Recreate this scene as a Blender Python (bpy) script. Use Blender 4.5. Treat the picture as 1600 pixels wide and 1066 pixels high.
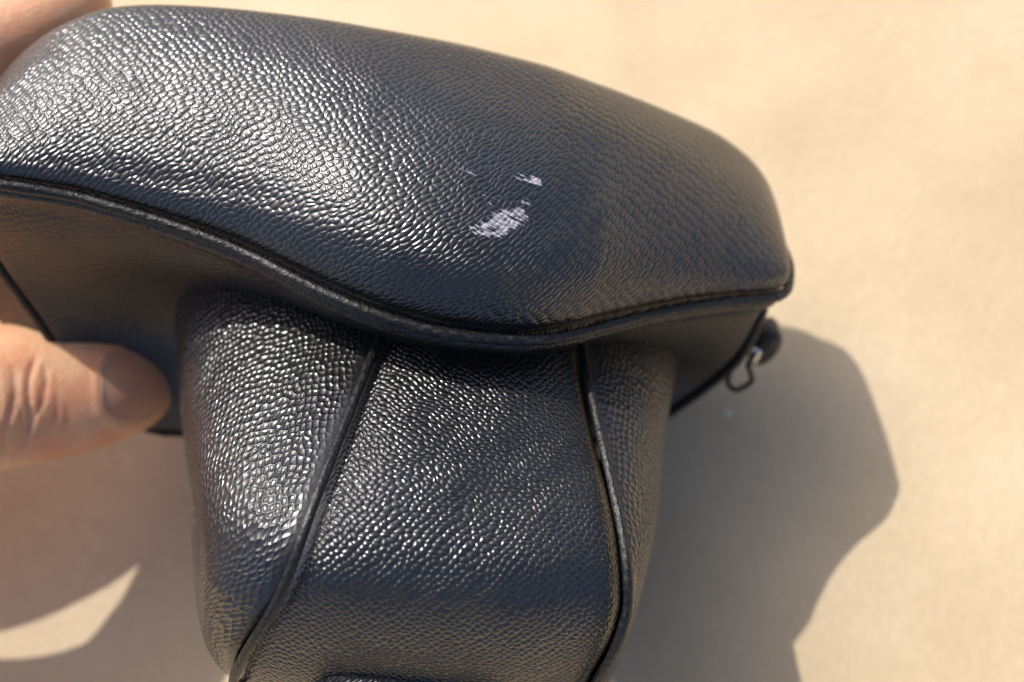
import bpy, bmesh, math, random
import numpy as np
from mathutils import Vector, Matrix
from mathutils.bvhtree import BVHTree

for o in list(bpy.data.objects):
    bpy.data.objects.remove(o)
scene = bpy.context.scene
COL = scene.collection
random.seed(7)
rng = np.random.default_rng(7)

# ------------------------------------------------------------------ camera
UP_CAM = np.array([-0.14, 0.335, 0.93])   # the paper's upward normal in the camera's frame: looking steeply down, a little rolled
UP_CAM = UP_CAM / np.linalg.norm(UP_CAM)
CAM_H = 0.2465                      # height above the paper (m)
FPX = 1900.0                        # focal length in pixels of a 1600 px wide frame
cam_d = bpy.data.cameras.new('camera')
cam = bpy.data.objects.new('camera', cam_d)
COL.objects.link(cam)
_xa = np.array([1.0, 0, 0]) - UP_CAM[0] * UP_CAM
_xa /= np.linalg.norm(_xa)
RX = np.stack([_xa, np.cross(UP_CAM, _xa), UP_CAM], 0)      # camera frame -> world
cam.location = (0, 0, CAM_H)
cam.rotation_euler = Matrix(RX.tolist()).to_euler()
cam_d.sensor_width = 36.0
cam_d.lens = 36.0 * FPX / 1600.0
cam_d.clip_start = 0.005
cam_d.clip_end = 100.0
cam_d.dof.use_dof = True
cam_d.dof.focus_distance = 0.186
cam_d.dof.aperture_fstop = 9.0
scene.camera = cam

# ------------------------------------------------------------------ light
SUN_CAM = np.array([-0.49, 0.71, 0.50])          # towards the sun, seen from the camera's frame
SUN = RX @ SUN_CAM
SUN = SUN / np.linalg.norm(SUN)
SUN_EL = math.asin(SUN[2])
SUN_AZ = math.atan2(SUN[0], SUN[1])
world = bpy.data.worlds.new('World')
scene.world = world
world.use_nodes = True
wn = world.node_tree
bg = wn.nodes['Background']
sky = wn.nodes.new('ShaderNodeTexSky')
sky.sky_type = 'NISHITA'
sky.sun_disc = False
sky.sun_elevation = SUN_EL
sky.sun_rotation = SUN_AZ
wn.links.new(sky.outputs[0], bg.inputs[0])
bg.inputs[1].default_value = 0.15
sky.dust_density = 3.0
sky.air_density = 0.5
sky.ozone_density = 1.0
sd = bpy.data.lights.new('sun', 'SUN')
sd.energy = 2.6
sd.angle = math.radians(0.53)
sd.color = (1.0, 0.96, 0.90)
sun = bpy.data.objects.new('sun', sd)
COL.objects.link(sun)
sun.rotation_euler = Vector(SUN).to_track_quat('Z', 'Y').to_euler()
sun.location = tuple(SUN * 2)
vs = scene.view_settings
vs.view_transform = 'Standard'
vs.look = 'None'
vs.exposure = 0.34
vs.gamma = 1.0
vs.use_curve_mapping = False


# ------------------------------------------------------------------ helpers
def cam2world(p):
    """camera-frame mm -> world m"""
    return (RX @ (np.asarray(p, float) * 1e-3).T).T + np.array([0, 0, CAM_H])


def A(px, py, d):
    """a point seen at photo pixel (px, py), d mm along the view axis, in camera mm"""
    return np.array([(px - 800) / FPX * d, (533 - py) / FPX * d, -d])


def pchip(xs, ys):
    xs = np.asarray(xs, float); ys = np.asarray(ys, float)
    h = np.diff(xs); dl = np.diff(ys) / h
    m = np.zeros_like(ys)
    for i in range(1, len(xs) - 1):
        if dl[i - 1] * dl[i] > 0:
            w1 = 2 * h[i] + h[i - 1]; w2 = h[i] + 2 * h[i - 1]
            m[i] = (w1 + w2) / (w1 / dl[i - 1] + w2 / dl[i])
    m[0] = dl[0]; m[-1] = dl[-1]

    def f(x):
        x = np.clip(np.asarray(x, float), xs[0], xs[-1])
        k = np.clip(np.searchsorted(xs, x) - 1, 0, len(xs) - 2)
        t = (x - xs[k]) / h[k]
        return ((2*t**3 - 3*t**2 + 1) * ys[k] + (t**3 - 2*t**2 + t) * h[k] * m[k]
                + (-2*t**3 + 3*t**2) * ys[k+1] + (t**3 - t**2) * h[k] * m[k+1])
    return f


def spline(pts, n, closed=False):
    """Catmull-Rom (centripetal-free) through pts, resampled to n points evenly by length"""
    P = np.asarray(pts, float)
    if closed:
        Q = np.vstack([P[-1], P, P[0], P[1]])
    else:
        Q = np.vstack([2*P[0] - P[1], P, 2*P[-1] - P[-2]])
    out = []
    for i in range(1, len(Q) - 2):
        t = np.linspace(0, 1, 24, endpoint=False)[:, None]
        p0, p1, p2, p3 = Q[i-1], Q[i], Q[i+1], Q[i+2]
        out.append(0.5 * (2*p1 + (p2 - p0)*t + (2*p0 - 5*p1 + 4*p2 - p3)*t**2 + (3*p1 - p0 - 3*p2 + p3)*t**3))
    out.append(Q[-2][None])
    out = np.vstack(out)
    return resample(out, n)


def resample(P, n):
    d = np.r_[0, np.cumsum(np.linalg.norm(np.diff(P, axis=0), axis=1))]
    s = np.linspace(0, d[-1], n)
    return np.stack([np.interp(s, d, P[:, k]) for k in range(P.shape[1])], 1)


def smooth01(t):
    t = np.clip(t, 0, 1)
    return t * t * (3 - 2 * t)


def link_mesh(name, me, mat, parent=None):
    o = bpy.data.objects.new(name, me)
    COL.objects.link(o)
    if mat:
        me.materials.append(mat)
    if parent is not None:
        o.parent = parent
    me.polygons.foreach_set('use_smooth', [True] * len(me.polygons))
    return o


def grid_mesh(name, V, mat, parent=None, uv=None, wrap_u=False, wrap_v=False, flip=False, caps=False, edge=None):
    """V: (n, m, 3) metres. uv: (n, m, 2). One mesh object."""
    n, m = V.shape[:2]
    idx = np.arange(n * m).reshape(n, m)
    I = idx if not wrap_u else np.vstack([idx, idx[:1]])
    I = I if not wrap_v else np.hstack([I, I[:, :1]])
    q = np.stack([I[:-1, :-1], I[1:, :-1], I[1:, 1:], I[:-1, 1:]], -1).reshape(-1, 4)
    if flip:
        q = q[:, ::-1]
    faces = q.tolist()
    if caps:
        faces.append(idx[0].tolist() if flip else idx[0][::-1].tolist())
        faces.append(idx[-1][::-1].tolist() if flip else idx[-1].tolist())
    me = bpy.data.meshes.new(name)
    me.from_pydata(V.reshape(-1, 3).tolist(), [], faces)
    if uv is not None:
        lay = me.uv_layers.new(name='UVMap')
        li = np.empty(len(me.loops), np.int32)
        me.loops.foreach_get('vertex_index', li)
        lay.data.foreach_set('uv', uv.reshape(-1, 2)[li].astype(np.float32).ravel())
    if edge is not None:                       # millimetres to the stitched edge
        at_ = me.attributes.new('edge_mm', 'FLOAT', 'POINT')
        at_.data.foreach_set('value', edge.astype(np.float32).ravel())
    me.update()
    return link_mesh(name, me, mat, parent)


def arc_uv(V, mm=1000.0, own=.25):
    """arc-length uv in millimetres, measured from the middle column and first row"""
    n, m = V.shape[:2]
    du = np.linalg.norm(np.diff(V, axis=0), axis=2)
    dv = np.linalg.norm(np.diff(V, axis=1), axis=2)
    u = np.vstack([np.zeros((1, m)), np.cumsum(du, 0)])
    v = np.hstack([np.zeros((n, 1)), np.cumsum(dv, 1)])
    mid = m // 2
    u = (1 - own) * u[:, mid:mid+1] + own * u
    return np.stack([u, v], -1) * mm


def tube(name, P, r, mat, parent=None, seg=12, closed=False, conv=None, flat=1.0, cap=True):
    """round cord along P (case mm); r scalar or array"""
    P = np.asarray(P, float)
    n = len(P)
    r = np.broadcast_to(np.asarray(r, float), (n,))
    if closed:
        T = np.roll(P, -1, 0) - np.roll(P, 1, 0)
    else:
        T = np.gradient(P, axis=0)
    T /= np.linalg.norm(T, axis=1)[:, None]
    ref = np.array([0, 0, 1.0])
    if abs(T[0] @ ref) > .9:
        ref = np.array([1.0, 0, 0])
    Nn = np.zeros_like(P)
    v = np.cross(T[0], ref); v /= np.linalg.norm(v)
    for i in range(n):
        v = v - T[i] * (v @ T[i]); v /= np.linalg.norm(v)
        Nn[i] = v
    B = np.cross(T, Nn)
    a = np.linspace(0, 2*np.pi, seg, endpoint=False)
    V = P[:, None] + r[:, None, None] * (np.cos(a)[None, :, None] * Nn[:, None] * flat + np.sin(a)[None, :, None] * B[:, None])
    L = np.r_[0, np.cumsum(np.linalg.norm(np.diff(P, axis=0), axis=1))]
    uv = np.stack(np.broadcast_arrays(L[:, None], (a * 1.0)[None, :]), -1)
    V = conv(V) if conv else V
    return grid_mesh(name, V, mat, parent, uv=uv, wrap_u=closed, wrap_v=True, caps=(cap and not closed), flip=True)


def tag(o, label=None, cat=None, group=None, kind=None):
    if label: o['label'] = label
    if cat: o['category'] = cat
    if group: o['group'] = group
    if kind: o['kind'] = kind
    return o


# ------------------------------------------------------------------ materials
def new_mat(name):
    m = bpy.data.materials.new(name)
    m.use_nodes = True
    nt = m.node_tree
    return m, nt, nt.nodes['Principled BSDF']


def N(nt, kind, **kw):
    n = nt.nodes.new(kind)
    for k, v in kw.items():
        if k.startswith('i_'):
            key = k[2:]
            key = int(key) if key.isdigit() else key.replace('_', ' ')
            n.inputs[key].default_value = v
        else:
            setattr(n, k, v)
    return n


def mathn(nt, op, a, b=None, c=None, clamp=False):
    n = nt.nodes.new('ShaderNodeMath'); n.operation = op; n.use_clamp = clamp
    for i, v in enumerate((a, b, c)):
        if v is None: continue
        if isinstance(v, (int, float)): n.inputs[i].default_value = v
        else: nt.links.new(v, n.inputs[i])
    return n.outputs[0]


def maprange(nt, v, a, b, c, d, smooth=False):
    n = nt.nodes.new('ShaderNodeMapRange')
    if smooth: n.interpolation_type = 'SMOOTHSTEP'
    nt.links.new(v, n.inputs[0])
    for i, x in enumerate((a, b, c, d)): n.inputs[i+1].default_value = x
    return n.outputs[0]


def mixcol(nt, fac, a, b):
    n = nt.nodes.new('ShaderNodeMix'); n.data_type = 'RGBA'
    if isinstance(fac, (int, float)): n.inputs[0].default_value = fac
    else: nt.links.new(fac, n.inputs[0])
    for i, v in ((6, a), (7, b)):
        if isinstance(v, tuple): n.inputs[i].default_value = v
        else: nt.links.new(v, n.inputs[i])
    return n.outputs[2]


def leather(name, cell=(1.35, 0.95), angle=32.0, rough=0.36, depth=0.30, scuff=None, seed=0.0, base=0.007, rand=0.55, spec=.15, coat=1.0, pressed=False):
    m, nt, p = new_mat(name)
    lk = nt.links.new
    uv = N(nt, 'ShaderNodeUVMap', uv_map='UVMap')
    off = N(nt, 'ShaderNodeVectorMath', operation='ADD'); lk(uv.outputs[0], off.inputs[0]); off.inputs[1].default_value = (seed, seed * .7, 0)
    # the hide creeps a little, so the rows of pebbles wander
    wn_ = N(nt, 'ShaderNodeTexNoise', i_Scale=0.16, i_Detail=2.0); lk(off.outputs[0], wn_.inputs['Vector'])
    w2 = N(nt, 'ShaderNodeVectorMath', operation='SUBTRACT'); lk(wn_.outputs['Color'], w2.inputs[0]); w2.inputs[1].default_value = (.5, .5, .5)
    w3 = N(nt, 'ShaderNodeVectorMath', operation='SCALE'); lk(w2.outputs[0], w3.inputs[0]); w3.inputs['Scale'].default_value = 2.2
    w4 = N(nt, 'ShaderNodeVectorMath', operation='ADD'); lk(off.outputs[0], w4.inputs[0]); lk(w3.outputs[0], w4.inputs[1])
    mp = N(nt, 'ShaderNodeMapping'); lk(w4.outputs[0], mp.inputs[0])
    mp.vector_type = 'TEXTURE'
    mp.inputs['Rotation'].default_value = (0, 0, math.radians(angle))
    mp.inputs['Scale'].default_value = (cell[0], cell[1], 1)
    vo = N(nt, 'ShaderNodeTexVoronoi', voronoi_dimensions='2D', feature='SMOOTH_F1', i_Scale=1.0, i_Randomness=rand)
    vo.inputs['Smoothness'].default_value = 0.25
    lk(mp.outputs[0], vo.inputs['Vector'])
    ve = N(nt, 'ShaderNodeTexVoronoi', voronoi_dimensions='2D', feature='DISTANCE_TO_EDGE', i_Scale=1.0, i_Randomness=rand)
    lk(mp.outputs[0], ve.inputs['Vector'])
    fine = N(nt, 'ShaderNodeTexNoise', i_Scale=3.2, i_Detail=4.0, i_Roughness=0.6); lk(off.outputs[0], fine.inputs['Vector'])
    big = N(nt, 'ShaderNodeTexNoise', i_Scale=0.07, i_Detail=3.0); lk(off.outputs[0], big.inputs['Vector'])
    dome = mathn(nt, 'SUBTRACT', 1.0, mathn(nt, 'POWER', vo.outputs['Distance'], 1.4))
    edge = maprange(nt, ve.outputs['Distance'], 0.0, 0.32, 0.0, 1.0, True)
    hh = mathn(nt, 'ADD', mathn(nt, 'MULTIPLY', dome, 0.75), mathn(nt, 'MULTIPLY', edge, 0.22))
    hh = mathn(nt, 'ADD', hh, mathn(nt, 'MULTIPLY', fine.outputs['Fac'], 0.06))
    amp = maprange(nt, big.outputs['Fac'], 0.3, 0.7, 0.75, 1.1)
    hh = mathn(nt, 'MULTIPLY', hh, amp)
    if pressed:                                # the hide is pressed flat where it is sewn to the piping
        ea = N(nt, 'ShaderNodeAttribute', attribute_name='edge_mm')
        hh = mathn(nt, 'MULTIPLY', hh, maprange(nt, ea.outputs['Fac'], .6, 3.2, .12, 1.0, True))
    bp = N(nt, 'ShaderNodeBump'); bp.inputs['Strength'].default_value = 1.0
    bp.inputs['Distance'].default_value = depth * 1e-3
    lk(hh, bp.inputs['Height'])
    lk(bp.outputs[0], p.inputs['Normal'])
    r = maprange(nt, fine.outputs['Fac'], 0.3, 0.7, rough - 0.05, rough + 0.08)
    r = mathn(nt, 'ADD', r, maprange(nt, big.outputs['Fac'], 0.3, 0.7, -0.03, 0.05))
    r = mathn(nt, 'ADD', r, maprange(nt, ve.outputs['Distance'], 0.0, 0.15, 0.12, 0.0))
    col = mixcol(nt, maprange(nt, big.outputs['Fac'], .35, .7, 0, 1), (base, base, base, 1), (base * 1.6, base * 1.55, base * 1.5, 1))
    # lint and dust caught in the grain
    du = N(nt, 'ShaderNodeTexNoise', i_Scale=0.85, i_Detail=3.0, i_Roughness=.7); lk(w4.outputs[0], du.inputs['Vector'])
    dust = maprange(nt, du.outputs['Fac'], 0.72, 0.82, 0.0, 0.12)
    col = mixcol(nt, dust, col, (0.16, 0.14, 0.12, 1))
    if scuff:
        # whitish rubbed patch: short broken strokes inside small worn areas
        sx = N(nt, 'ShaderNodeMapping'); lk(uv.outputs[0], sx.inputs[0]); sx.vector_type = 'TEXTURE'
        sx.inputs['Rotation'].default_value = (0, 0, math.radians(scuff['angle']))
        sx.inputs['Scale'].default_value = (2.0, .42, 1)
        st = N(nt, 'ShaderNodeTexNoise', i_Scale=1.0, i_Detail=3.0, i_Roughness=.6); lk(sx.outputs[0], st.inputs['Vector'])
        total = None
        for (cx, cy, rx, ry, a, thr) in scuff['spots']:
            mm = N(nt, 'ShaderNodeMapping'); lk(uv.outputs[0], mm.inputs[0]); mm.vector_type = 'TEXTURE'
            mm.inputs['Location'].default_value = (cx, cy, 0)
            mm.inputs['Rotation'].default_value = (0, 0, math.radians(a))
            mm.inputs['Scale'].default_value = (rx, ry, 1)
            ln = N(nt, 'ShaderNodeVectorMath', operation='LENGTH'); lk(mm.outputs[0], ln.inputs[0])
            inside = maprange(nt, ln.outputs['Value'], 0.35, 1.0, 1.0, 0.0, True)
            k = mathn(nt, 'ADD', st.outputs['Fac'], mathn(nt, 'MULTIPLY', inside, 0.36))
            k = mathn(nt, 'MULTIPLY', maprange(nt, k, thr, thr + .10, 0, 1), maprange(nt, ln.outputs['Value'], .9, 1.0, 1, 0))
            total = k if total is None else mathn(nt, 'MAXIMUM', total, k)
        total = mathn(nt, 'MULTIPLY', total, maprange(nt, edge, 0, 1, .8, 1.0))
        col = mixcol(nt, total, col, (0.52, 0.50, 0.55, 1))
    lk(col, p.inputs['Base Color'])
    lk(r, p.inputs['Coat Roughness'])
    lk(bp.outputs[0], p.inputs['Coat Normal'])
    p.inputs['Coat Weight'].default_value = coat
    p.inputs['Coat IOR'].default_value = 1.8
    p.inputs['Roughness'].default_value = .42
    p.inputs['Specular IOR Level'].default_value = spec
    return m


def cord_leather(name, rough=0.26):
    m, nt, p = new_mat(name)
    lk = nt.links.new
    uv = N(nt, 'ShaderNodeUVMap', uv_map='UVMap')
    mp = N(nt, 'ShaderNodeMapping'); lk(uv.outputs[0], mp.inputs[0]); mp.inputs['Scale'].default_value = (0.55, .9, 1)
    n1 = N(nt, 'ShaderNodeTexNoise', i_Scale=1.6, i_Detail=4.0, i_Roughness=.6); lk(mp.outputs[0], n1.inputs['Vector'])
    bp = N(nt, 'ShaderNodeBump'); bp.inputs['Strength'].default_value = .8; bp.inputs['Distance'].default_value = 0.0003
    lk(n1.outputs['Fac'], bp.inputs['Height']); lk(bp.outputs[0], p.inputs['Normal'])
    lk(maprange(nt, n1.outputs['Fac'], .3, .7, rough - .06, rough + .12), p.inputs['Roughness'])
    lk(mixcol(nt, maprange(nt, n1.outputs['Fac'], .5, .75, 0, 1), (.010, .010, .010, 1), (.06, .055, .05, 1)), p.inputs['Base Color'])
    return m


def plain(name, col, rough, metal=0.0, bump=0.0, scale=800):
    m, nt, p = new_mat(name)
    p.inputs['Base Color'].default_value = (*col, 1)
    p.inputs['Metallic'].default_value = metal
    tc = N(nt, 'ShaderNodeTexCoord')
    n1 = N(nt, 'ShaderNodeTexNoise', i_Scale=scale, i_Detail=3.0)
    nt.links.new(tc.outputs['Object'], n1.inputs['Vector'])
    nt.links.new(maprange(nt, n1.outputs['Fac'], .3, .7, rough * .8, rough * 1.2), p.inputs['Roughness'])
    if bump:
        bp = N(nt, 'ShaderNodeBump'); bp.inputs['Distance'].default_value = bump
        nt.links.new(n1.outputs['Fac'], bp.inputs['Height']); nt.links.new(bp.outputs[0], p.inputs['Normal'])
    return m


def paper_mat():
    m, nt, p = new_mat('kraft_paper')
    lk = nt.links.new
    tc = N(nt, 'ShaderNodeTexCoord')
    n1 = N(nt, 'ShaderNodeTexNoise', i_Scale=14.0, i_Detail=4.0, i_Roughness=.55); lk(tc.outputs['Object'], n1.inputs['Vector'])
    n2 = N(nt, 'ShaderNodeTexNoise', i_Scale=420.0, i_Detail=4.0, i_Roughness=.65); lk(tc.outputs['Object'], n2.inputs['Vector'])
    mp = N(nt, 'ShaderNodeMapping'); lk(tc.outputs['Object'], mp.inputs[0]); mp.inputs['Scale'].default_value = (1800, 260, 1)
    n3 = N(nt, 'ShaderNodeTexNoise', i_Scale=1.0, i_Detail=2.0); lk(mp.outputs[0], n3.inputs['Vector'])
    c = mixcol(nt, maprange(nt, n1.outputs['Fac'], .35, .65, 0, 1), (.62, .478, .285, 1), (.74, .59, .385, 1))
    c = mixcol(nt, maprange(nt, n2.outputs['Fac'], .35, .7, 0, .28), c, (.50, .38, .24, 1))
    c = mixcol(nt, maprange(nt, n3.outputs['Fac'], .55, .8, 0, .35), c, (.80, .69, .53, 1))
    lk(c, p.inputs['Base Color'])
    p.inputs['Roughness'].default_value = .6
    p.inputs['Specular IOR Level'].default_value = .3
    h = mathn(nt, 'ADD', mathn(nt, 'MULTIPLY', n2.outputs['Fac'], 1.0), mathn(nt, 'MULTIPLY', n3.outputs['Fac'], .6))
    bp = N(nt, 'ShaderNodeBump'); bp.inputs['Distance'].default_value = .00035; bp.inputs['Strength'].default_value = .6
    lk(h, bp.inputs['Height']); lk(bp.outputs[0], p.inputs['Normal'])
    return m


def skin_mat():
    m, nt, p = new_mat('skin')
    lk = nt.links.new
    tc = N(nt, 'ShaderNodeTexCoord')
    n1 = N(nt, 'ShaderNodeTexNoise', i_Scale=110.0, i_Detail=5.0, i_Roughness=.6); lk(tc.outputs['Object'], n1.inputs['Vector'])
    n2 = N(nt, 'ShaderNodeTexVoronoi', i_Scale=1500.0, i_Randomness=1.0); n2.feature = 'DISTANCE_TO_EDGE'; lk(tc.outputs['Object'], n2.inputs['Vector'])
    n3 = N(nt, 'ShaderNodeTexNoise', i_Scale=260.0, i_Detail=4.0, i_Roughness=.6); lk(tc.outputs['Object'], n3.inputs['Vector'])
    c = mixcol(nt, maprange(nt, n1.outputs['Fac'], .35, .68, 0, 1), (.93, .54, .30, 1), (.86, .37, .20, 1))
    c = mixcol(nt, maprange(nt, n3.outputs['Fac'], .4, .7, 0, .3), c, (.93, .62, .42, 1))
    lk(c, p.inputs['Base Color'])
    p.inputs['Roughness'].default_value = .46
    p.inputs['Specular IOR Level'].default_value = .45
    p.inputs['Subsurface Weight'].default_value = .55
    p.inputs['Subsurface Radius'].default_value = (1.0, .30, .16)
    p.inputs['Subsurface Scale'].default_value = .0022
    h = mathn(nt, 'ADD', mathn(nt, 'MULTIPLY', maprange(nt, n2.outputs['Distance'], 0, .25, 0, 1), .35), n3.outputs['Fac'])
    bp = N(nt, 'ShaderNodeBump'); bp.inputs['Distance'].default_value = .0004; bp.inputs['Strength'].default_value = .55
    lk(h, bp.inputs['Height']); lk(bp.outputs[0], p.inputs['Normal'])
    return m


def nail_mat():
    m, nt, p = new_mat('nail')
    lk = nt.links.new
    uv = N(nt, 'ShaderNodeUVMap', uv_map='UVMap')
    sp = N(nt, 'ShaderNodeSeparateXYZ'); lk(uv.outputs[0], sp.inputs[0])
    free = maprange(nt, sp.outputs[0], .86, .93, 0, 1)
    lun = maprange(nt, sp.outputs[0], .05, .24, 1, 0, True)
    c = mixcol(nt, mathn(nt, 'MULTIPLY', lun, .5), (.70, .36, .23, 1), (.74, .46, .33, 1))
    c = mixcol(nt, free, c, (.60, .42, .32, 1))
    lk(c, p.inputs['Base Color'])
    mp = N(nt, 'ShaderNodeMapping'); lk(uv.outputs[0], mp.inputs[0]); mp.inputs['Scale'].default_value = (1.5, 26, 1)
    n1 = N(nt, 'ShaderNodeTexNoise', i_Scale=1.0, i_Detail=2.0); lk(mp.outputs[0], n1.inputs['Vector'])
    bp = N(nt, 'ShaderNodeBump'); bp.inputs['Distance'].default_value = .0001; bp.inputs['Strength'].default_value = .35
    lk(n1.outputs['Fac'], bp.inputs['Height']); lk(bp.outputs[0], p.inputs['Normal'])
    p.inputs['Roughness'].default_value = .38
    p.inputs['Specular IOR Level'].default_value = .35
    p.inputs['Subsurface Weight'].default_value = .4
    p.inputs['Subsurface Radius'].default_value = (1.0, .35, .2)
    p.inputs['Subsurface Scale'].default_value = .0015
    return m


M = dict(
    paper=paper_mat(),
    front=leather('pebbled_leather_front_shaded', cell=(1.15, .8), angle=20, rough=.32, depth=.16, coat=.7, base=.004, seed=40),  # same leather, darker and less glossy to imitate shade on the front panel
    strip=leather('pebbled_leather_strip', cell=(1.15, .8), angle=58, rough=.22, depth=.30, pressed=True, seed=11),
    cheek=leather('pebbled_leather_cheek', cell=(1.3, .92), angle=-12, rough=.22, depth=.30, pressed=True, seed=23),
    cord=cord_leather('piping_leather'),
    edge=plain('black_edge_paint', (.008, .008, .008), .5, bump=.0002),
    dark_chrome=plain('chrome_dark_reflection', (.03, .03, .035), .3, metal=.6),  # chrome wire coloured dark in place of the dark surroundings it reflects
    chrome=plain('worn_chrome', (.80, .79, .77), .16, metal=1.0),
    fleck=plain('white_fleck', (.85, .84, .82), .6),
    skin=skin_mat(), nail=nail_mat(),
)

# ------------------------------------------------------------------ the paper
def build_paper():
    xs = np.r_[np.linspace(-.40, -.25, 12)[:-1], np.linspace(-.25, .25, 241), np.linspace(.25, .50, 14)[1:]]
    ys = np.r_[np.linspace(-.26, -.16, 8)[:-1], np.linspace(-.16, .34, 241), np.linspace(.34, .62, 14)[1:]]
    Xg, Yg = np.meshgrid(xs, ys, indexing='ij')
    Z = np.zeros_like(Xg)

    def crease(x0, y0, ang, slope, width, ext):
        a = math.radians(ang)
        d = (Xg - x0) * -math.sin(a) + (Yg - y0) * math.cos(a)
        t = (Xg - x0) * math.cos(a) + (Yg - y0) * math.sin(a)
        fade = np.exp(-(t / ext)**2) * np.exp(-(d / .035)**2)
        return -slope * np.sqrt(d**2 + width**2) * fade
    def at(px, py):
        d = RX @ A(px, py, 1.0)
        return (d * (CAM_H / -d[2]))[:2]
    for (px, py, qx, qy, sl, wd, ex) in [(945, -40, 950, 110, 0.064, .0012, .05), (1215, 160, 1140, 220, 0.056, .003, .02), (1420, 330, 1560, 250, 0.032, .005, .05),
                                         (1250, 640, 1420, 560, 0.032, .004, .03), (60, 860, 220, 800, 0.048, .004, .03), (1330, 900, 1500, 860, 0.032, .005, .06),
                                         (1480, 560, 1530, 700, 0.032, .004, .05), (300, 1020, 180, 960, .03, .003, .02)]:
        p0, p1 = at(px, py), at(qx, qy)
        Z += crease(*p0, math.degrees(math.atan2(p1[1] - p0[1], p1[0] - p0[0])), sl, wd, ex)
    for k in range(9):
        kx, ky = rng.uniform(-35, 35, 2)
        Z += .00022 * np.sin(Xg * kx + Yg * ky + rng.uniform(0, 6))
    Z -= Z.max()
    V = np.stack([Xg, Yg, Z], -1)
    o = grid_mesh('paper', V, M['paper'], uv=np.stack([Xg, Yg], -1))
    tag(o, 'sheet of pale brown wrapping paper with faint creases under the case', 'paper', kind='structure')
    return o


paper = build_paper()


def build_unseen_table():  # unseen, added dark so the leather reflects a dark band past the paper
    m, nt, p = new_mat('dark_wood')
    tc = N(nt, 'ShaderNodeTexCoord')
    mp = N(nt, 'ShaderNodeMapping'); nt.links.new(tc.outputs['Object'], mp.inputs[0]); mp.inputs['Scale'].default_value = (3, 40, 1)
    n1 = N(nt, 'ShaderNodeTexNoise', i_Scale=3.0, i_Detail=6.0, i_Roughness=.6); nt.links.new(mp.outputs[0], n1.inputs['Vector'])
    nt.links.new(mixcol(nt, maprange(nt, n1.outputs['Fac'], .35, .65, 0, 1), (.035, .022, .014, 1), (.075, .048, .03, 1)), p.inputs['Base Color'])
    p.inputs['Roughness'].default_value = .45
    bm = bmesh.new()
    bmesh.ops.create_cube(bm, size=1)
    bmesh.ops.scale(bm, vec=(1.7, 1.3, .03), verts=bm.verts)
    bmesh.ops.translate(bm, vec=(.05, .12, -.0195), verts=bm.verts)
    bmesh.ops.bevel(bm, geom=list(bm.edges), offset=.004, segments=3, affect='EDGES')
    me = bpy.data.meshes.new('unseen_table_top'); bm.to_mesh(me); bm.free()
    o = link_mesh('unseen_table_top', me, m)
    me.polygons.foreach_set('use_smooth', [False] * len(me.polygons))
    return tag(o, 'unseen dark wooden table top added under the wrapping paper to darken reflections', 'table', kind='structure')


build_unseen_table()

# ------------------------------------------------------------------ the case
# case frame (mm): x along its width, f out of the front, u up
CX = np.array([0.97709284, -0.14114806, -0.1592696])
CF = np.array([0.02655299, -0.66169302, 0.74930453])
CU = np.array([0.21115046, 0.73636918, 0.64278761])
CO = A(1238, 457, 215.0) - 66.0 * CX
case = bpy.data.objects.new('camera_case', None)
COL.objects.link(case)
case.empty_display_size = .02
Rw = np.stack([RX @ CX, RX @ -CF, RX @ CU], 1)
mw = Matrix([[*Rw[i], v] for i, v in enumerate(cam2world(CO))] + [[0, 0, 0, 1]])
case.matrix_world = mw
tag(case, 'black pebbled leather camera case with protruding lens housing held in a hand', 'camera case')


def L(V):
    """(x, f, u) mm -> case local metres"""
    V = np.asarray(V, float)
    return np.stack([V[..., 0], -V[..., 1], V[..., 2]], -1) * 1e-3


front_f = pchip([-76, -75, -72.5, -67.3, -58.5, -48.8, -39, -29, -18.7, -10.6, -3.6, 5.7, 15.3, 25.3, 30.2, 41, 52.6, 62, 65, 67],
                [-8, -2.5, 1.2, 2.2, 2.2, 3.8, 6.3, 9.8, 15.2, 19, 21.3, 22.6, 21.8, 18.2, 15.2, 9.2, 4, .6, -1.6, -9])
back_f = pchip([-76, -75, -72, -66, -54, 50, 58, 63, 66, 67], [-14, -20, -27, -31, -32.5, -32.5, -31, -28, -22, -14])
crown = pchip([-76, -75.6, -74, -70.5, -65, -57, -47, -32, -17, 0, 16, 28, 41, 52, 58, 62, 64.8, 66.3, 67],
              [0, 1.6, 3.8, 8.0, 12.8, 17.2, 19.8, 21.8, 23, 23.5, 22.6, 20.4, 17.3, 14.0, 11.4, 9.0, 6.2, 3.2, 0])
strip_h = pchip([-76, -57, -40, -25, -10, 6, 22, 36, 50, 67], [2.5, 3.6, 5.6, 9.2, 12.5, 14, 12, 8, 5, 3.0])
sect = pchip([0, .012, .04, .09, .16, .27, .42, .6, .76, .87, .94, .98, 1.0],
             [0, .13, .30, .47, .60, .735, .87, .965, 1.0, .955, .80, .50, 0])

# plan outline, used by the cap, the piping and the body
def outline(n):
    xa = np.linspace(-76, 67, 400)
    xa = np.r_[-76 + (xa[:60] + 76)**2 / (xa[60] + 76), xa[60:340], 67 - (67 - xa[340:])**2 / (67 - xa[339])]
    fr = np.stack([xa, front_f(xa)], 1)
    bk = np.stack([xa[::-1], back_f(xa[::-1])], 1)
    P = np.vstack([fr, bk, fr[:1]])
    P = P[np.r_[True, np.linalg.norm(np.diff(P, axis=0), axis=1) > 1e-6]]
    P = resample(P, n + 1)[:-1]
    for _ in range(6):
        P = .25 * np.roll(P, 1, 0) + .5 * P + .25 * np.roll(P, -1, 0)
    return P


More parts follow.
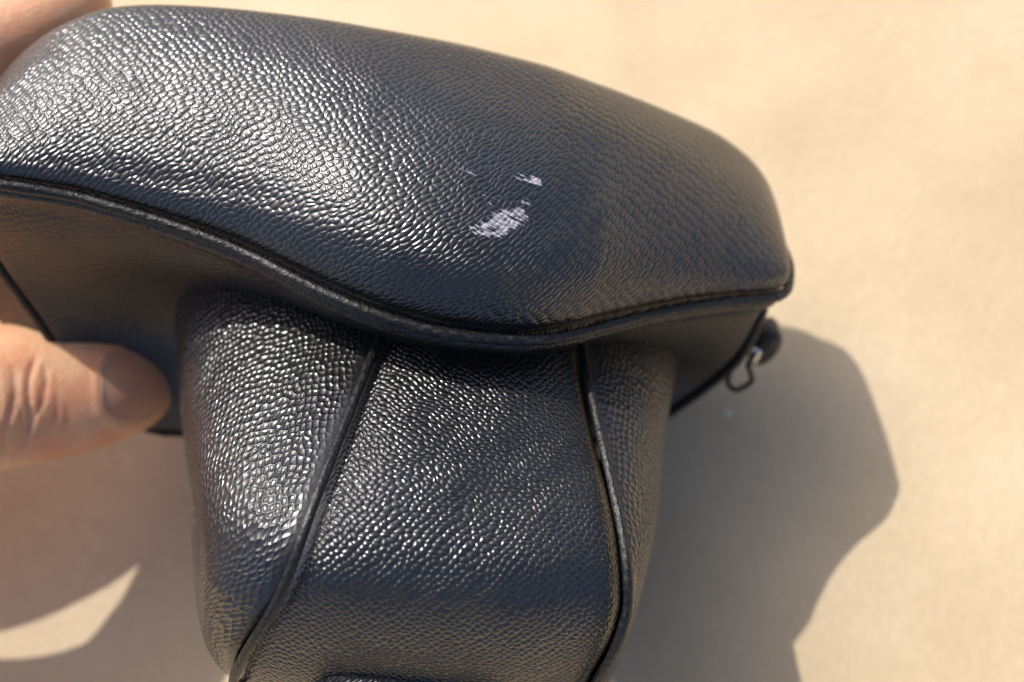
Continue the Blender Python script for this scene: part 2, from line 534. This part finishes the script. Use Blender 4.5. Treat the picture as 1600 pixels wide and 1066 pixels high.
def build_top():
    xd = np.r_[-76 + np.linspace(0, 1, 400)**2 * 12, np.linspace(-64, 55, 800)[1:-1], 67 - np.linspace(1, 0, 400)**2 * 12]
    curve = np.stack([xd, crown(xd)], 1)
    c = resample(curve, 240)
    xs = c[:, 0]; H = np.maximum(c[:, 1], 0)
    H[0] = H[-1] = 0
    ff = front_f(xs); fb = back_f(xs)
    V = np.zeros((len(xs), 150, 3))
    V[..., 0] = xs[:, None]
    for i in range(len(xs)):
        f0, f1, h = ff[i], fb[i], H[i]
        hs = min(float(strip_h(xs[i])), .52 * h)       # upright strip above the piping
        p2 = f0 - .38 * hs
        fc = f1 + .22 * (f0 - f1)                      # crown, towards the back
        dp = fc - p2
        k1 = float(np.interp(xs[i], [-68, -20, 30], [0, 1, 1]))
        g1, g2, g3 = .20 + .03 * k1, .53 + .07 * k1, .83 + .05 * k1
        tk = min(.9, .25 * hs)
        pts = [(f0 - tk, 0), (f0 - .02 * hs, .26 * hs), (f0 - .17 * hs, .74 * hs), (p2, hs), (p2 + .10 * dp, hs + (h - hs) * g1), (p2 + .35 * dp, hs + (h - hs) * g2),
               (p2 + .66 * dp, hs + (h - hs) * g3), (fc, h), (f1 + .12 * (f0 - f1), .965 * h), (f1 + .045 * (f0 - f1), .82 * h), (f1 + .008 * (f0 - f1), .5 * h), (f1, 0)]
        V[i, :, 1:] = spline(pts, 150)
    # the hide is not a drawn surface: slow dents and a soft sag
    X_, F_ = V[..., 0], V[..., 1]
    dent = .35 * np.sin(X_ * .11 + 1.1) * np.sin(F_ * .13 + .4) + .25 * np.sin(X_ * .05 - F_ * .09)
    V[..., 2] += dent * np.clip(V[..., 2] / 12, 0, 1)
    V[..., 2] -= .4
    W = L(V)
    uv = arc_uv(W)
    cm = CO + V[..., :1] * CX + V[..., 1:2] * CF + V[..., 2:] * CU
    sx, sy = 800 + FPX * cm[..., 0] / -cm[..., 2], 533 - FPX * cm[..., 1] / -cm[..., 2]

    def worn(px, py, rx, ry, a, thr):
        d = (sx - px)**2 + (sy - py)**2
        i, j = np.unravel_index(np.argmin(d), d.shape)
        return (float(uv[i, j, 0]), float(uv[i, j, 1]), rx, ry, a, thr)
    spots = [worn(788, 347, 6.8, 3.4, 34, .78), worn(766, 362, 5.4, 2.0, 0, .80), worn(828, 282, 3.6, 1.3, -22, .80), worn(806, 276, 2.2, .6, -22, .84), worn(728, 266, 4.6, 1.1, -22, .90),
             worn(760, 318, 6, 3.6, 20, .97), worn(822, 318, 1.8, 1.2, 0, .85)]
    M['top'] = leather('pebbled_leather_top', cell=(1.5, .8), angle=48, rough=.22, depth=.22, pressed=True, scuff=dict(angle=-22, spots=spots))
    return grid_mesh('top_panel', W, M['top'], case, uv=uv, flip=False, edge=uv[..., 1] * 1.4), V


top, top_V = build_top()

OUT = outline(420)


def offset_loop(P, d):
    T = np.roll(P, -1, 0) - np.roll(P, 1, 0)
    T /= np.linalg.norm(T, axis=1)[:, None]
    n = np.stack([T[:, 1], -T[:, 0]], 1)
    # outward: away from the centroid
    c = P.mean(0)
    if ((P - c) * n).sum() < 0: n = -n
    return P + n * d


pp = offset_loop(OUT, .75)
tube('piping', np.c_[pp, np.full(len(pp), -1.0)], (.95 + .04 * np.sin(np.arange(len(pp)) * .35)), M['cord'], case, closed=True, conv=L)

# lower body: front panel with a lip under the piping, tucked in below it
def build_body():
    us = np.r_[-.6, -1.2, -2.0, -2.6, -3.4, -4.4, -5.0, -5.6, -6.6, -8, -10, -13, -16, -20, -25, -30, -36, -42, -48, -53, -57, -60, -62, -63]
    rl = pchip([-63, -62, -60, -54, -45, -36, -28, -20, -10, 0], [-40, -47, -52.5, -57.5, -62, -66.5, -70.5, -74, -76, -76])
    rr = pchip([-60, -56, -50, -41, -33, -24, -17, -12, -6, 0], [30, 43, 51, 58, 62, 65, 66.4, 66.8, 67, 67])
    off = pchip([-63, -10, -6.6, -5.4, -4.6, -3.4, -2.4, -1.6, -.6], [-2.0, -2.0, -1.9, -1.3, -.2, .15, -.2, -.9, -1.2])
    n = 420
    base = OUT
    rows = []
    xl0, xr0 = base[:, 0].min(), base[:, 0].max()
    for u in us:
        o = offset_loop(base, float(off(u)))
        k = smooth01((-u - 5) / 18)               # how far the bulge of the lid has died away
        f = o[:, 1].copy(); x = o[:, 0].copy()
        isfront = smooth01((f + 16) / 10)
        tt = 2 * (x - xl0) / (xr0 - xl0) - 1
        flat = -1.5 + .04 * u - 9.0 * math.exp(-((u + 36) / 15)**2) * (1 - np.abs(tt)**7)
        tuck = (f * (1 - .72 * k) + flat * .72 * k)
        f = f * (1 - isfront) + tuck * isfront
        t = (x - xl0) / (xr0 - xl0)
        left, right = float(rl(u)), float(rr(max(u, -60)))
        if u < -56:
            q = (-56 - u) / 7
            right -= 6 * q; left += 2 * q
        x = left + (right - left) * t
        if u < -57:
            q = (-57 - u) / 6
            f = f + (-15 - f) * .35 * q**2
        rear = smooth01((-o[:, 1] - 7) / 7) * smooth01((-o[:, 0] - 55) / 12) * float(smooth01((-u - 8) / 10)) * float(smooth01((61 + u) / 8))
        x = x - 14 * rear
        uz = u + np.clip((-u - 20) / 43, 0, 1) * np.interp(x, [-45, 0, 30, 50], [0, 5, 11, 9])
        rows.append(np.c_[x, f, uz])
    V = np.stack(rows, 0)
    W = L(V)
    uv = arc_uv(W)
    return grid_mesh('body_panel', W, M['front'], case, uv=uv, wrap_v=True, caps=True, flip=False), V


body, body_V = build_body()

# rim cord along the panel's outer edge, laid on the edge of the body itself
def rim():
    xm = OUT[:, 0]; fm = OUT[:, 1]
    il = int(np.argmin(np.where(xm < -40, np.abs(fm + 7), 1e9)))
    ir = int(np.argmin(np.where(xm > 40, np.abs(fm + 5), 1e9)))
    r0 = 9
    left = body_V[r0:-2, il] + np.array([-.35, .5, 0])
    right = body_V[r0:-2, ir] + np.array([.35, .5, 0])
    n = len(OUT)
    k = np.arange(il, il + n) % n
    k = k[:list(k).index(ir)]
    if OUT[k, 1].max() < 5:
        k = np.arange(il, il - n, -1) % n
        k = k[:list(k).index(ir)]
    low = body_V[-2, k] + np.array([0, .2, -.4])
    P = np.vstack([right, low[::-1][8:-8:6], left[::-1]])
    return spline(P, 260)


tube('edge_binding', rim(), .95, M['edge'], case, conv=L, seg=10)

# lens housing --------------------------------------------------------------
housing = bpy.data.objects.new('lens_housing', None)
COL.objects.link(housing)
housing.parent = case

PATH = spline([(-9, -8.0), (4, -8.2), (16, -9), (30, -10.8), (43, -13.0), (50.0, -15.1), (54.9, -18.0), (58.0, -22.2), (59.6, -27.4), (60.2, -34), (60, -43), (58, -51), (51, -56), (40, -57), (20, -54), (2, -50)], 200)
SPINE = np.array([(0, -36), (12, -36), (24, -36), (32, -36)])
sp_s = np.linspace(0, 1, 200)
arcL = np.r_[0, np.cumsum(np.linalg.norm(np.diff(PATH, axis=0), axis=1))]
spine_f = np.interp(PATH[:, 0], [-10, 20, 45, 66], [-9, 16, 34, 40])
SP = np.stack([spine_f, np.full(200, -36.0)], 1)
DIR = SP - PATH
DLEN = np.linalg.norm(DIR, axis=1)
DIR /= DLEN[:, None]
fr = smooth01((PATH[:, 0] - 10) / 50)
xL = -4.5 - 9.0 * np.clip((PATH[:, 0] - 14) / 41, 0, 1.15) - 5.6 * smooth01((-PATH[:, 1] - 17) / 30)
xR = 29.2 + 6.6 * np.clip((PATH[:, 0] - 14) / 43, 0, 1)**1.2 - 1.2 * smooth01((-PATH[:, 1] - 20) / 20)


def build_strip():
    m = 60
    q = np.linspace(-1, 1, m)
    n = len(PATH)
    V = np.zeros((n, m, 3))
    for j, a in enumerate(q):
        t = (a + 1) / 2
        x = xL + .35 + (xR - xL - .7) * t
        wid = (xR - xL)
        de = np.minimum(t, 1 - t) * wid
        depth = 1.7 - 2.4 * (1 - abs(a)**3.2) + 1.0 * np.exp(-(de / 1.1)**2)
        P2 = PATH + DIR * depth[:, None] if np.ndim(depth) else PATH + DIR * depth
        V[:, j, 0] = x
        V[:, j, 1] = P2[:, 0]
        V[:, j, 2] = P2[:, 1]
    V[..., 2] += .25 * np.sin(V[..., 0] * .22 + 1) * np.sin(V[..., 1] * .19)
    W = L(V)
    uv = arc_uv(W)
    e = np.minimum(uv[..., 1], uv[:, -1:, 1] - uv[..., 1])
    return grid_mesh('centre_panel', W, M['strip'], housing, uv=uv, flip=False, edge=e)


build_strip()


def build_cheek(side):
    # from the piping over a rounded shoulder on to a flat side wall that tapers towards the front
    m = 84
    n = len(PATH)
    V = np.zeros((n, m, 3))
    onfront = smooth01((-PATH[:, 1] - 17) / 12) * smooth01((PATH[:, 0] - 30) / 20)
    low = smooth01((-PATH[:, 1] - 46) / 8)
    if side < 0:
        sh = (21.0 - 6.0 * np.clip((PATH[:, 0] - 10) / 45, 0, 1)) * (1 - onfront) + 8.0 * onfront
        pw = 1.75
    else:
        sh = (16.0 - 5.0 * np.clip((PATH[:, 0] - 10) / 45, 0, 1)) * (1 - onfront) + 7.0 * onfront
        pw = 1.9
    sh = np.minimum(sh, DLEN * .8)
    edge = xL if side < 0 else xR
    g = np.r_[np.linspace(0, 1, 56)**1.5 * .55, np.linspace(.55, 1, 29)[1:]]
    for j in range(m):
        dd = g[j] * DLEN
        t = np.clip(dd / sh, 0, 1)
        S = (1 - (1 - t)**pw)**(1 / pw)
        P2 = PATH + DIR * np.minimum(dd + 2.3 * (1 - g[j])**3, DLEN)[:, None]
        wall = (-39.2 + .255 * P2[:, 0]) if side < 0 else (51.6 - .225 * P2[:, 0])
        x0 = edge + side * .35
        x = x0 + (wall - x0) * S
        V[:, j, 0] = x
        V[:, j, 1] = P2[:, 0]
        V[:, j, 2] = P2[:, 1]
    V[..., 0] += side * .25 * np.sin(V[..., 1] * .17 + 2) * np.sin(V[..., 2] * .21)
    W = L(V)
    uv = arc_uv(W, own=.85)
    return grid_mesh('side_panel', W, M['cheek'], housing, uv=uv, flip=(side > 0), edge=uv[..., 1])


build_cheek(-1)
build_cheek(1)
for edge in (xL, xR):
    P3 = np.c_[edge, PATH + DIR * .35]
    P3 = P3[:, [0, 1, 2]]
    tube('piping', P3, (.78 + .03 * np.sin(np.arange(len(P3)) * .5)), M['cord'], housing, conv=L)


# raised pad on the housing's front face
def front_pad():
    a = np.linspace(0, 2*np.pi, 96, endpoint=False)
    ca, sa = np.cos(a), np.sin(a)
    ex = np.sign(ca) * np.abs(ca)**.45; ez = np.sign(sa) * np.abs(sa)**.45
    rows = []
    for (df, s) in [(-3, 1.0), (.6, 1.0), (1.6, .985), (2.2, .95), (2.5, .88), (2.6, .6), (2.6, .2), (2.6, .02)]:
        rows.append(np.c_[7 + 15.5 * ex * s, np.full(96, 59.9 + df), -50.5 + 12.2 * ez * s])
    V = np.stack(rows, 0)
    W = L(V)
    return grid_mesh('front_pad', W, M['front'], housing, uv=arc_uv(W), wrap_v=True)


front_pad()

# strap fittings at the right end
def cs(px, py, fdepth):
    """point on the plane f = fdepth seen at a photo pixel, in case coordinates"""
    r = A(px, py, 1.0)
    t = ((CO + fdepth * CF) @ CF) / (r @ CF)
    d = r * t - CO
    return np.array([d @ CX, d @ CF, d @ CU])


RO = np.array([9, 5])
ring_px = [(1128, 590, -8), (1139, 604, -6), (1152, 600, -5), (1165, 591, -5), (1164, 578, -5), (1160, 566, -5), (1165, 556, -6), (1171, 545, -7), (1160, 538, -9), (1140, 562, -9)]
ring_pts = [cs(x + RO[0], y + RO[1], d) for x, y, d in ring_px]
tube('strap_ring', spline(ring_pts, 80, closed=True)[:-1], .55, M['dark_chrome'], case, closed=True, conv=L, seg=10)


def tab():
    # a short leather loop behind the panel edge, holding the ring
    c = cs(1193, 533, -11)
    ax = cs(1213, 508, -11) - cs(1180, 552, -11); ln = np.linalg.norm(ax); ax /= ln
    nz = np.array([0, 1.0, 0]); sd_ = np.cross(ax, nz); sd_ /= np.linalg.norm(sd_)
    if sd_[0] < 0: sd_ = -sd_
    a = np.linspace(0, 2*np.pi, 40, endpoint=False)
    rows = []
    for (d, s) in [(-3.2, .02), (-3.2, .7), (-2.6, .94), (-1.6, 1.0), (1.6, 1.0), (2.6, .94), (3.2, .7), (3.2, .02)]:
        e1 = np.sign(np.cos(a)) * np.abs(np.cos(a))**.7 * (ln * .56) * s
        e2 = np.sin(a) * 2.6 * s
        rows.append(c + e1[:, None] * ax + e2[:, None] * sd_ + d * nz)
    V = np.stack(rows, 0)
    W = L(V)
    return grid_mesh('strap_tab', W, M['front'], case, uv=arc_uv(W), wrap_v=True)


tab()


def clasp():
    c = cs(1178, 558, -7)
    ax = cs(1183, 545, -7) - cs(1172, 572, -7); ax /= np.linalg.norm(ax)
    nz = np.array([0, 1.0, 0]); s_ = np.cross(ax, nz); s_ /= np.linalg.norm(s_)
    a = np.linspace(0, 2*np.pi, 32, endpoint=False)
    rows = []
    for (d, s) in [(-.5, .02), (-.5, .9), (-.3, 1.0), (.3, 1.0), (.5, .9), (.5, .02)]:
        e1 = np.sign(np.cos(a)) * np.abs(np.cos(a))**.5 * 2.1 * s
        e2 = np.sign(np.sin(a)) * np.abs(np.sin(a))**.5 * 1.0 * s
        rows.append(c + e1[:, None] * ax + e2[:, None] * s_ + d * nz)
    W = L(np.stack(rows, 0))
    return grid_mesh('ring_plate', W, M['chrome'], case, uv=arc_uv(W), wrap_v=True)


clasp()

# ------------------------------------------------------------------ the hand
def ico(n=2):
    bm = bmesh.new(); bmesh.ops.create_icosphere(bm, subdivisions=n, radius=1)
    v = np.array([x.co[:] for x in bm.verts]); f = np.array([[q.index for q in p.verts] for p in bm.faces])
    bm.free()
    return v, f


ICO_V, ICO_F = ico(3)


class Blob:
    def __init__(s): s.v = []; s.f = []; s.n = 0

    def ball(s, c, r, dorsal=None, flat=1.0):
        P = ICO_V * r
        if dorsal is not None and flat != 1.0:
            d = dorsal / np.linalg.norm(dorsal)
            P = P - np.outer(P @ d, d) * (1 - flat)
        s.v.append(P + c); s.f.append(ICO_F + s.n); s.n += len(P)

    def chain(s, pts, radii, step=1.6, dorsal=None, flat=None):
        P = np.asarray(pts, float)
        m = max(3, int(np.linalg.norm(np.diff(P, axis=0), axis=1).sum() / step))
        Q = spline(np.c_[P, np.asarray(radii, float)[:, None], (np.asarray(flat, float) if flat is not None else np.ones(len(P)))[:, None]], m)
        for q in Q:
            s.ball(q[:3], q[3], dorsal, q[4])


D_TH = np.array([0.02, 0.18, 0.98])
TH = [A(-900, 800, 234), A(-560, 800, 216), A(-330, 722, 211), A(-150, 652, 217.5), A(-20, 624, 225.5), A(60, 613, 229.5), A(130, 605, 232), A(185, 601, 234.5), A(214, 600, 235.5)]
TH_R = [17, 15.5, 13.6, 13.2, 13.8, 13.4, 12.4, 10.4, 7.8]
TH_F = [1, .95, .9, .84, .82, .80, .78, .78, .80]

blob = Blob()
blob.chain(TH, TH_R, dorsal=D_TH, flat=TH_F)
# index, middle, ring, little finger
IDX = [A(-640, 190, 232), A(-470, 110, 228), A(-290, 85, 226), A(-130, 84, 224), A(0, 60, 224), A(85, 26, 225), A(116, 8, 226)]
blob.chain(IDX, [12, 11.2, 10.2, 10.0, 9.6, 8.7, 7.0])
MID = [A(-680, 260, 236), A(-500, 200, 240), A(-320, 170, 243), A(-170, 166, 243), A(-58, 166, 240), A(30, 178, 238), A(80, 190, 236)]
blob.chain(MID, [12, 11.2, 10.2, 9.8, 8.4, 7.8, 6.2])
RNG = [A(-700, 385, 240), A(-540, 385, 238), A(-380, 350, 234), A(-240, 292, 231), A(-120, 256, 230), A(-52, 275, 230)]
blob.chain(RNG, [12.5, 11.8, 11, 10, 8.6, 6.8])
LIT = [A(-720, 470, 240), A(-580, 585, 233), A(-440, 540, 228), A(-310, 462, 226), A(-210, 392, 226), A(-160, 352, 226)]
blob.chain(LIT, [11.5, 9.8, 9.0, 8.4, 7.6, 6.0])
# palm and wrist
W0, W1 = A(-1010, 520, 246), A(-1250, 660, 256)
for e, r in ((A(-640, 200, 234), 13), (A(-680, 275, 238), 13.5), (A(-700, 360, 241), 13), (A(-720, 445, 242), 12), (A(-640, 690, 230), 15)):
    blob.chain([e, (e + W0) / 2, W0], [r, r + 2.5, 17])
blob.chain([W0, W1, A(-1700, 900, 262)], [20, 21, 25])


def build_hand():
    V = np.vstack(blob.v); F = np.vstack(blob.f)
    me = bpy.data.meshes.new('hand_raw')
    me.from_pydata((V * 1e-3).tolist(), [], F.tolist())
    o = bpy.data.objects.new('hand_raw', me); COL.objects.link(o)
    md = o.modifiers.new('r', 'REMESH'); md.mode = 'VOXEL'; md.voxel_size = .00075
    ms = o.modifiers.new('s', 'SMOOTH'); ms.factor = .5; ms.iterations = 10
    dg = bpy.context.evaluated_depsgraph_get()
    ev = o.evaluated_get(dg)
    me2 = bpy.data.meshes.new_from_object(ev)
    bpy.data.objects.remove(o)
    n = len(me2.vertices)
    co = np.empty(n * 3, np.float32); me2.vertices.foreach_get('co', co); co = co.reshape(-1, 3).astype(float) * 1e3
    nr = np.empty(n * 3, np.float32); me2.vertices.foreach_get('normal', nr); nr = nr.reshape(-1, 3).astype(float)
    # axial coordinate along the thumb, in photo pixels of its centre line
    px = 800 + FPX * co[:, 0] / -co[:, 2]
    py = 533 - FPX * co[:, 1] / -co[:, 2]
    near = smooth01((243 - -co[:, 2]) / 6) * (py > 440) * (py < 820)
    facing = smooth01((nr[:, 2] + .1) / .6)
    disp = np.zeros(n)
    # creases over the knuckle
    for (x0, lean, wob, amp, wid, y0, y1) in [(18, -.10, 5, .55, 4.5, 560, 730), (47, -.14, 6, .75, 4.0, 545, 735), (62, -.20, 7, .55, 3.5, 560, 700),
                                             (34, -.06, 6, .35, 3.0, 600, 735), (-8, -.08, 6, .5, 4.5, 560, 735), (-34, -.08, 5, .5, 5, 540, 735),
                                             (86, -.12, 6, .28, 3.0, 590, 690), (104, -.05, 5, .18, 3.0, 610, 690)]:
        c = x0 - lean * (py - 620) * -1 + wob * np.sin(py * .045 + x0)
        g = np.exp(-((px - c) / wid)**2)
        lim = smooth01((py - y0) / 30) * smooth01((y1 - py) / 30)
        disp -= .7 * amp * g * lim * near * facing
        g2 = np.exp(-((px - c - 2.3 * wid) / (wid * 1.5))**2)
        disp += .12 * amp * g2 * lim * near * facing
    co2 = co + nr * disp[:, None]
    # nail bed: a shallow shelf with a fold round it
    u = (px - NAIL[0]) / (NAIL[1] - NAIL[0])
    vv = (py - NAIL[2] - (NAIL[3] - NAIL[2]) / 2 - NAIL_TILT * (px - NAIL[0])) / ((NAIL[3] - NAIL[2]) / 2)
    uu = np.clip((.5 - u) * 2, 0, None)
    rr = np.sqrt(np.where(u < .5, (uu**2.6 + np.abs(vv)**2.6)**(2/2.6), vv**2))
    fold = np.exp(-((rr - 1.12) / .13)**2) * near * facing * (u < .8)
    co2 += nr * (.32 * fold)[:, None]
    co2 -= nr * (.12 * smooth01((1.02 - rr) / .12) * near * facing * (u > -.05) * (u < 1.3))[:, None]
    W = cam2world(co2)
    me2.vertices.foreach_set('co', W.astype(np.float32).ravel())
    me2.update()
    me2.materials.clear()
    return link_mesh('hand', me2, M['skin'])


NAIL = (158, 268, 546, 661)
NAIL_TILT = -.02
hand = build_hand()
tag(hand, 'bare hand pinching the black case, thumb in front and fingers behind', 'hand')


def build_nail():
    me = hand.data
    bvh = BVHTree.FromPolygons([v.co[:] for v in me.vertices], [p.vertices[:] for p in me.polygons])
    n, m = 40, 36
    V = np.zeros((n, m, 3)); UV = np.zeros((n, m, 2))
    camp = np.array([0, 0, CAM_H])
    up = RX @ np.array([0, 0, 1.0])
    for i in range(n):
        u = i / (n - 1)
        # rounded root, gently rounded free edge
        for j in range(m):
            t = j / (m - 1) * 2 - 1
            if u < .5:
                half = (1 - ((.5 - u) * 2)**2.6 * .92)**(1/2.6)
            else:
                half = 1.0 - .45 * ((u - .5) * 2)**2.4
            px = NAIL[0] + (NAIL[1] - NAIL[0]) * (u - .07 * u * t * t)
            py = (NAIL[2] + NAIL[3]) / 2 + NAIL_TILT * (px - NAIL[0]) + t * half * (NAIL[3] - NAIL[2]) / 2 * .97
            d = Vector(RX @ A(px, py, 1.0)).normalized()
            hit = bvh.ray_cast(Vector(camp), d)
            if hit[0] is None:
                hit = (Vector(camp) + d * .222, None)
            V[i, j] = np.array(hit[0]) + up * .00014
            UV[i, j] = (u, (t + 1) / 2)
    # relax so that the plate is one smooth curve
    for _ in range(14):
        V[1:-1, 1:-1] = .5 * V[1:-1, 1:-1] + .125 * (V[:-2, 1:-1] + V[2:, 1:-1] + V[1:-1, :-2] + V[1:-1, 2:])
        V[-1, 1:-1] = .5 * V[-1, 1:-1] + .25 * (V[-1, :-2] + V[-1, 2:])
    o = grid_mesh('thumb_nail', V, M['nail'], uv=UV, flip=True)
    sm = o.modifiers.new('thick', 'SOLIDIFY'); sm.thickness = .0005; sm.offset = -1
    o.parent = hand
    return o


build_nail()

# a white fleck lying on the paper
def fleck(px, py, r):
    d = RX @ A(px, py, 1.0)
    t = CAM_H / -d[2]
    c = np.array([0, 0, CAM_H]) + d * t
    v = ICO_V * np.array([r, r * .7, r * .35]) * (1 + .25 * np.sin(ICO_V[:, :1] * 5 + ICO_V[:, 1:2] * 4))
    me = bpy.data.meshes.new('fleck')
    me.from_pydata((v + c + np.array([0, 0, -.0006])).tolist(), [], ICO_F.tolist())
    return link_mesh('fleck', me, M['fleck'], paper)


fleck(1139, 645, .0007)
fleck(158, 907, .0005)
